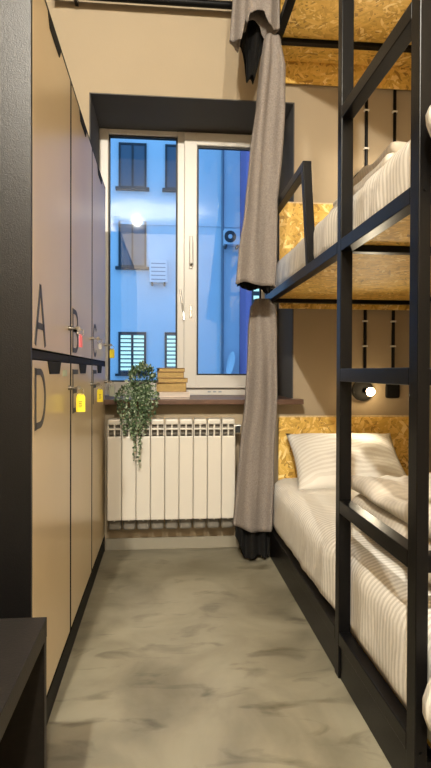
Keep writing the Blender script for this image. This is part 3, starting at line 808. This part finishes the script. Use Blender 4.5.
# top
d = 2.70
keys = kx(d, [(-60, 235, 280.2), (0, 232, 280.2), (20, 230.5, 280.2), (42, 229, 280), (80, 229, 280)])
th = Thing('curtain', 'short scrunched grey curtain of the top bunk with black lining folded outward', 'curtain', (0.5, 2.83, 2.6), GR)
def pz(y): return 1.0 + (372 - y) * d / 555.0
def hem_top(u):
    pts = [(0, 38), (0.08, 40), (0.24, 43), (0.27, 36), (0.30, 22), (0.36, 25), (0.40, 13), (0.50, 10), (0.60, 14), (0.64, 22), (0.70, 27), (0.85, 29), (1, 24)]
    for a, b_ in zip(pts[:-1], pts[1:]):
        if a[0] <= u <= b_[0]: return pz(a[1] + (b_[1] - a[1]) * (u - a[0]) / (b_[0] - a[0])) - pz(40)
    return 0
cloth(th.part('drape', drape(keys, 2.72, 0.045, 2.4, 3.30, pz(40), hem_top, ph=1.1, seed=5.0), M['curtain'], smooth=True))
k3 = kx(2.86, [(0, 243, 270), (15, 240, 268), (40, 238, 265), (60, 242, 260), (78, 243, 258)])
def hem_lin(u): return 0.19 * max(0, 0.35 - u) / 0.35 + 0.012 * math.sin(15 * u) + 0.16 * max(0, u - 0.72) / 0.28
cloth(th.part('lining', drape(k3, 2.88, 0.050, 3.0, 3.0, 1.0 + (372 - 76) * 2.86 / 555, hem_lin, ph=0.4, seed=6.0), M['lining'], smooth=True, label='black lining hanging out below the grey cloth'))

th = Thing('curtain_rod', 'black curtain rod fixed to the wall above the window near the ceiling', 'curtain rod', (0, 3.07, 3.03))
RZ = 3.032
th.part('pole', cyl(B(), (-0.585, 3.075, RZ), (0.50, 3.075, RZ), 0.020, 20), M['metal'])
th.part('finial', box(B(), -0.60, -0.57, 3.053, 3.097, RZ - 0.022, RZ + 0.022, 0.004), M['metal'])
for x in (-0.49, 0.40):
    bm = cyl(B(), (x, 3.075, RZ), (x + 0.018, 3.075, RZ), 0.025, 20); box(bm, x, x + 0.018, 3.08, WY, RZ - 0.012, RZ + 0.012)
    th.part('bracket', bm, M['metal'])

# ------------------------------------------------------------------ reading lamps, sockets and cables on the wall
def wall_lamp(label, x, z):
    t_ = Thing('reading_lamp', label, 'lamp', (x, WY, z), 'bunk reading lamps')
    bm = cyl(B(), (x - 0.02, WY, z), (x - 0.02, WY - 0.022, z), 0.062, 28); t_.part('wall_plate', bm, M['lampblack'])
    bm = cyl(B(), (x - 0.01, WY - 0.022, z), (x - 0.002, WY - 0.055, z - 0.004), 0.016, 16); t_.part('stem', bm, M['lampblack'])
    bm = B(); bmesh.ops.create_uvsphere(bm, u_segments=20, v_segments=12, radius=0.024, matrix=Matrix.Translation((x + 0.004, WY - 0.075, z - 0.006)))
    t_.part('bulb', bm, M['bulb'], smooth=True)
def socket(label, x, z):
    t_ = Thing('wall_socket', label, 'socket', (x, WY, z), 'wall sockets of the bunks')
    t_.part('face_plate', box(B(), x - 0.042, x + 0.042, WY - 0.012, WY, z - 0.042, z + 0.042, 0.010, seg=3), M['lampblack'])
    t_.part('plug_well', cyl(B(), (x, WY - 0.0135, z), (x, WY - 0.011, z), 0.022, 24), M['pull'])
wall_lamp('lit black reading lamp on the wall above the bottom bunk pillow', 1.175, 0.897)
wall_lamp('lit black reading lamp on the wall of the middle bunk, glowing behind the bedding', 1.175, 2.11)
socket('black square socket to the right of the lit lamp above the bottom bunk', 1.338, 0.895)
for x, nm, zb in ((1.168, 'left black cable running down the wall behind the bunks to the reading lamp', 0.955), (1.338, 'right black cable running down the wall behind the bunks to the socket', 0.938)):
    t_ = Thing('wall_cable', nm, 'cable', (x, WY, zb), 'cables behind the bunks')
    segs = [(zb, ZC)] if x > 1.3 else [(zb, 2.045), (2.175, ZC)]
    for a, b_ in segs: t_.part('conduit', cyl(B(), (x, WY - 0.011, a), (x, WY - 0.011, b_), 0.0095, 12), M['metal'])
    for z in (1.155, 1.30, 2.30, 2.52, 3.25):
        t_.part('clip', box(B(), x - 0.014, x + 0.014, WY - 0.021, WY, z - 0.005, z + 0.005, 0.001), M['clip'], label='white cable clip')

# ------------------------------------------------------------------ lights
def lamp(name, loc, power, col, size):
    l = bpy.data.lights.new(name, 'POINT'); l.energy = power; l.color = col; l.shadow_soft_size = size
    o = bpy.data.objects.new(name, l); o.location = loc; COL.objects.link(o); return o
WARM = (1.0, 0.94, 0.815)
lamp('ceiling_light', (-0.50, -1.25, 3.28), 640, WARM, 0.05)
lamp('ceiling_light', (0.22, -1.25, 3.32), 340, WARM, 0.05)
for z, e in ((0.897, 7), (2.11, 12)):
    l = bpy.data.lights.new('reading_light', 'SPOT'); l.energy = e; l.color = (1.0, 0.87, 0.63); l.spot_size = math.radians(155); l.spot_blend = 0.5; l.shadow_soft_size = 0.02
    o = bpy.data.objects.new('reading_light', l); o.location = (1.165, WY - 0.115, z - 0.012); COL.objects.link(o)
    o.rotation_euler = Vector((-0.35, -1.0, -0.12)).to_track_quat('-Z', 'Y').to_euler()

w = bpy.data.worlds.new('dusk_sky'); S.world = w; w.use_nodes = True
bg = w.node_tree.nodes['Background']
bg.inputs[0].default_value = (0.19, 0.50, 1.0, 1); bg.inputs[1].default_value = 1.5

# ------------------------------------------------------------------ camera
cam = bpy.data.cameras.new('camera'); co = bpy.data.objects.new('camera', cam); COL.objects.link(co)
cam.sensor_fit = 'HORIZONTAL'; cam.sensor_width = 36; cam.lens = 36 * 555 / 431
yaw = math.atan(52 / 555); pitch = math.radians(0.6)
co.matrix_world = Matrix.Translation((0, 0, 1.0)) @ Matrix.Rotation(-yaw, 4, 'Z') @ Matrix.Rotation(PI / 2 - pitch, 4, 'X') @ Matrix.Rotation(0.0035, 4, 'Z')
cam.shift_y = -6 / 431
cam.clip_start = 0.02; cam.clip_end = 200
S.camera = co
S.view_settings.view_transform = 'Standard'; S.view_settings.look = 'None'
S.view_settings.exposure = 0.0; S.view_settings.gamma = 1.0; S.view_settings.use_curve_mapping = False
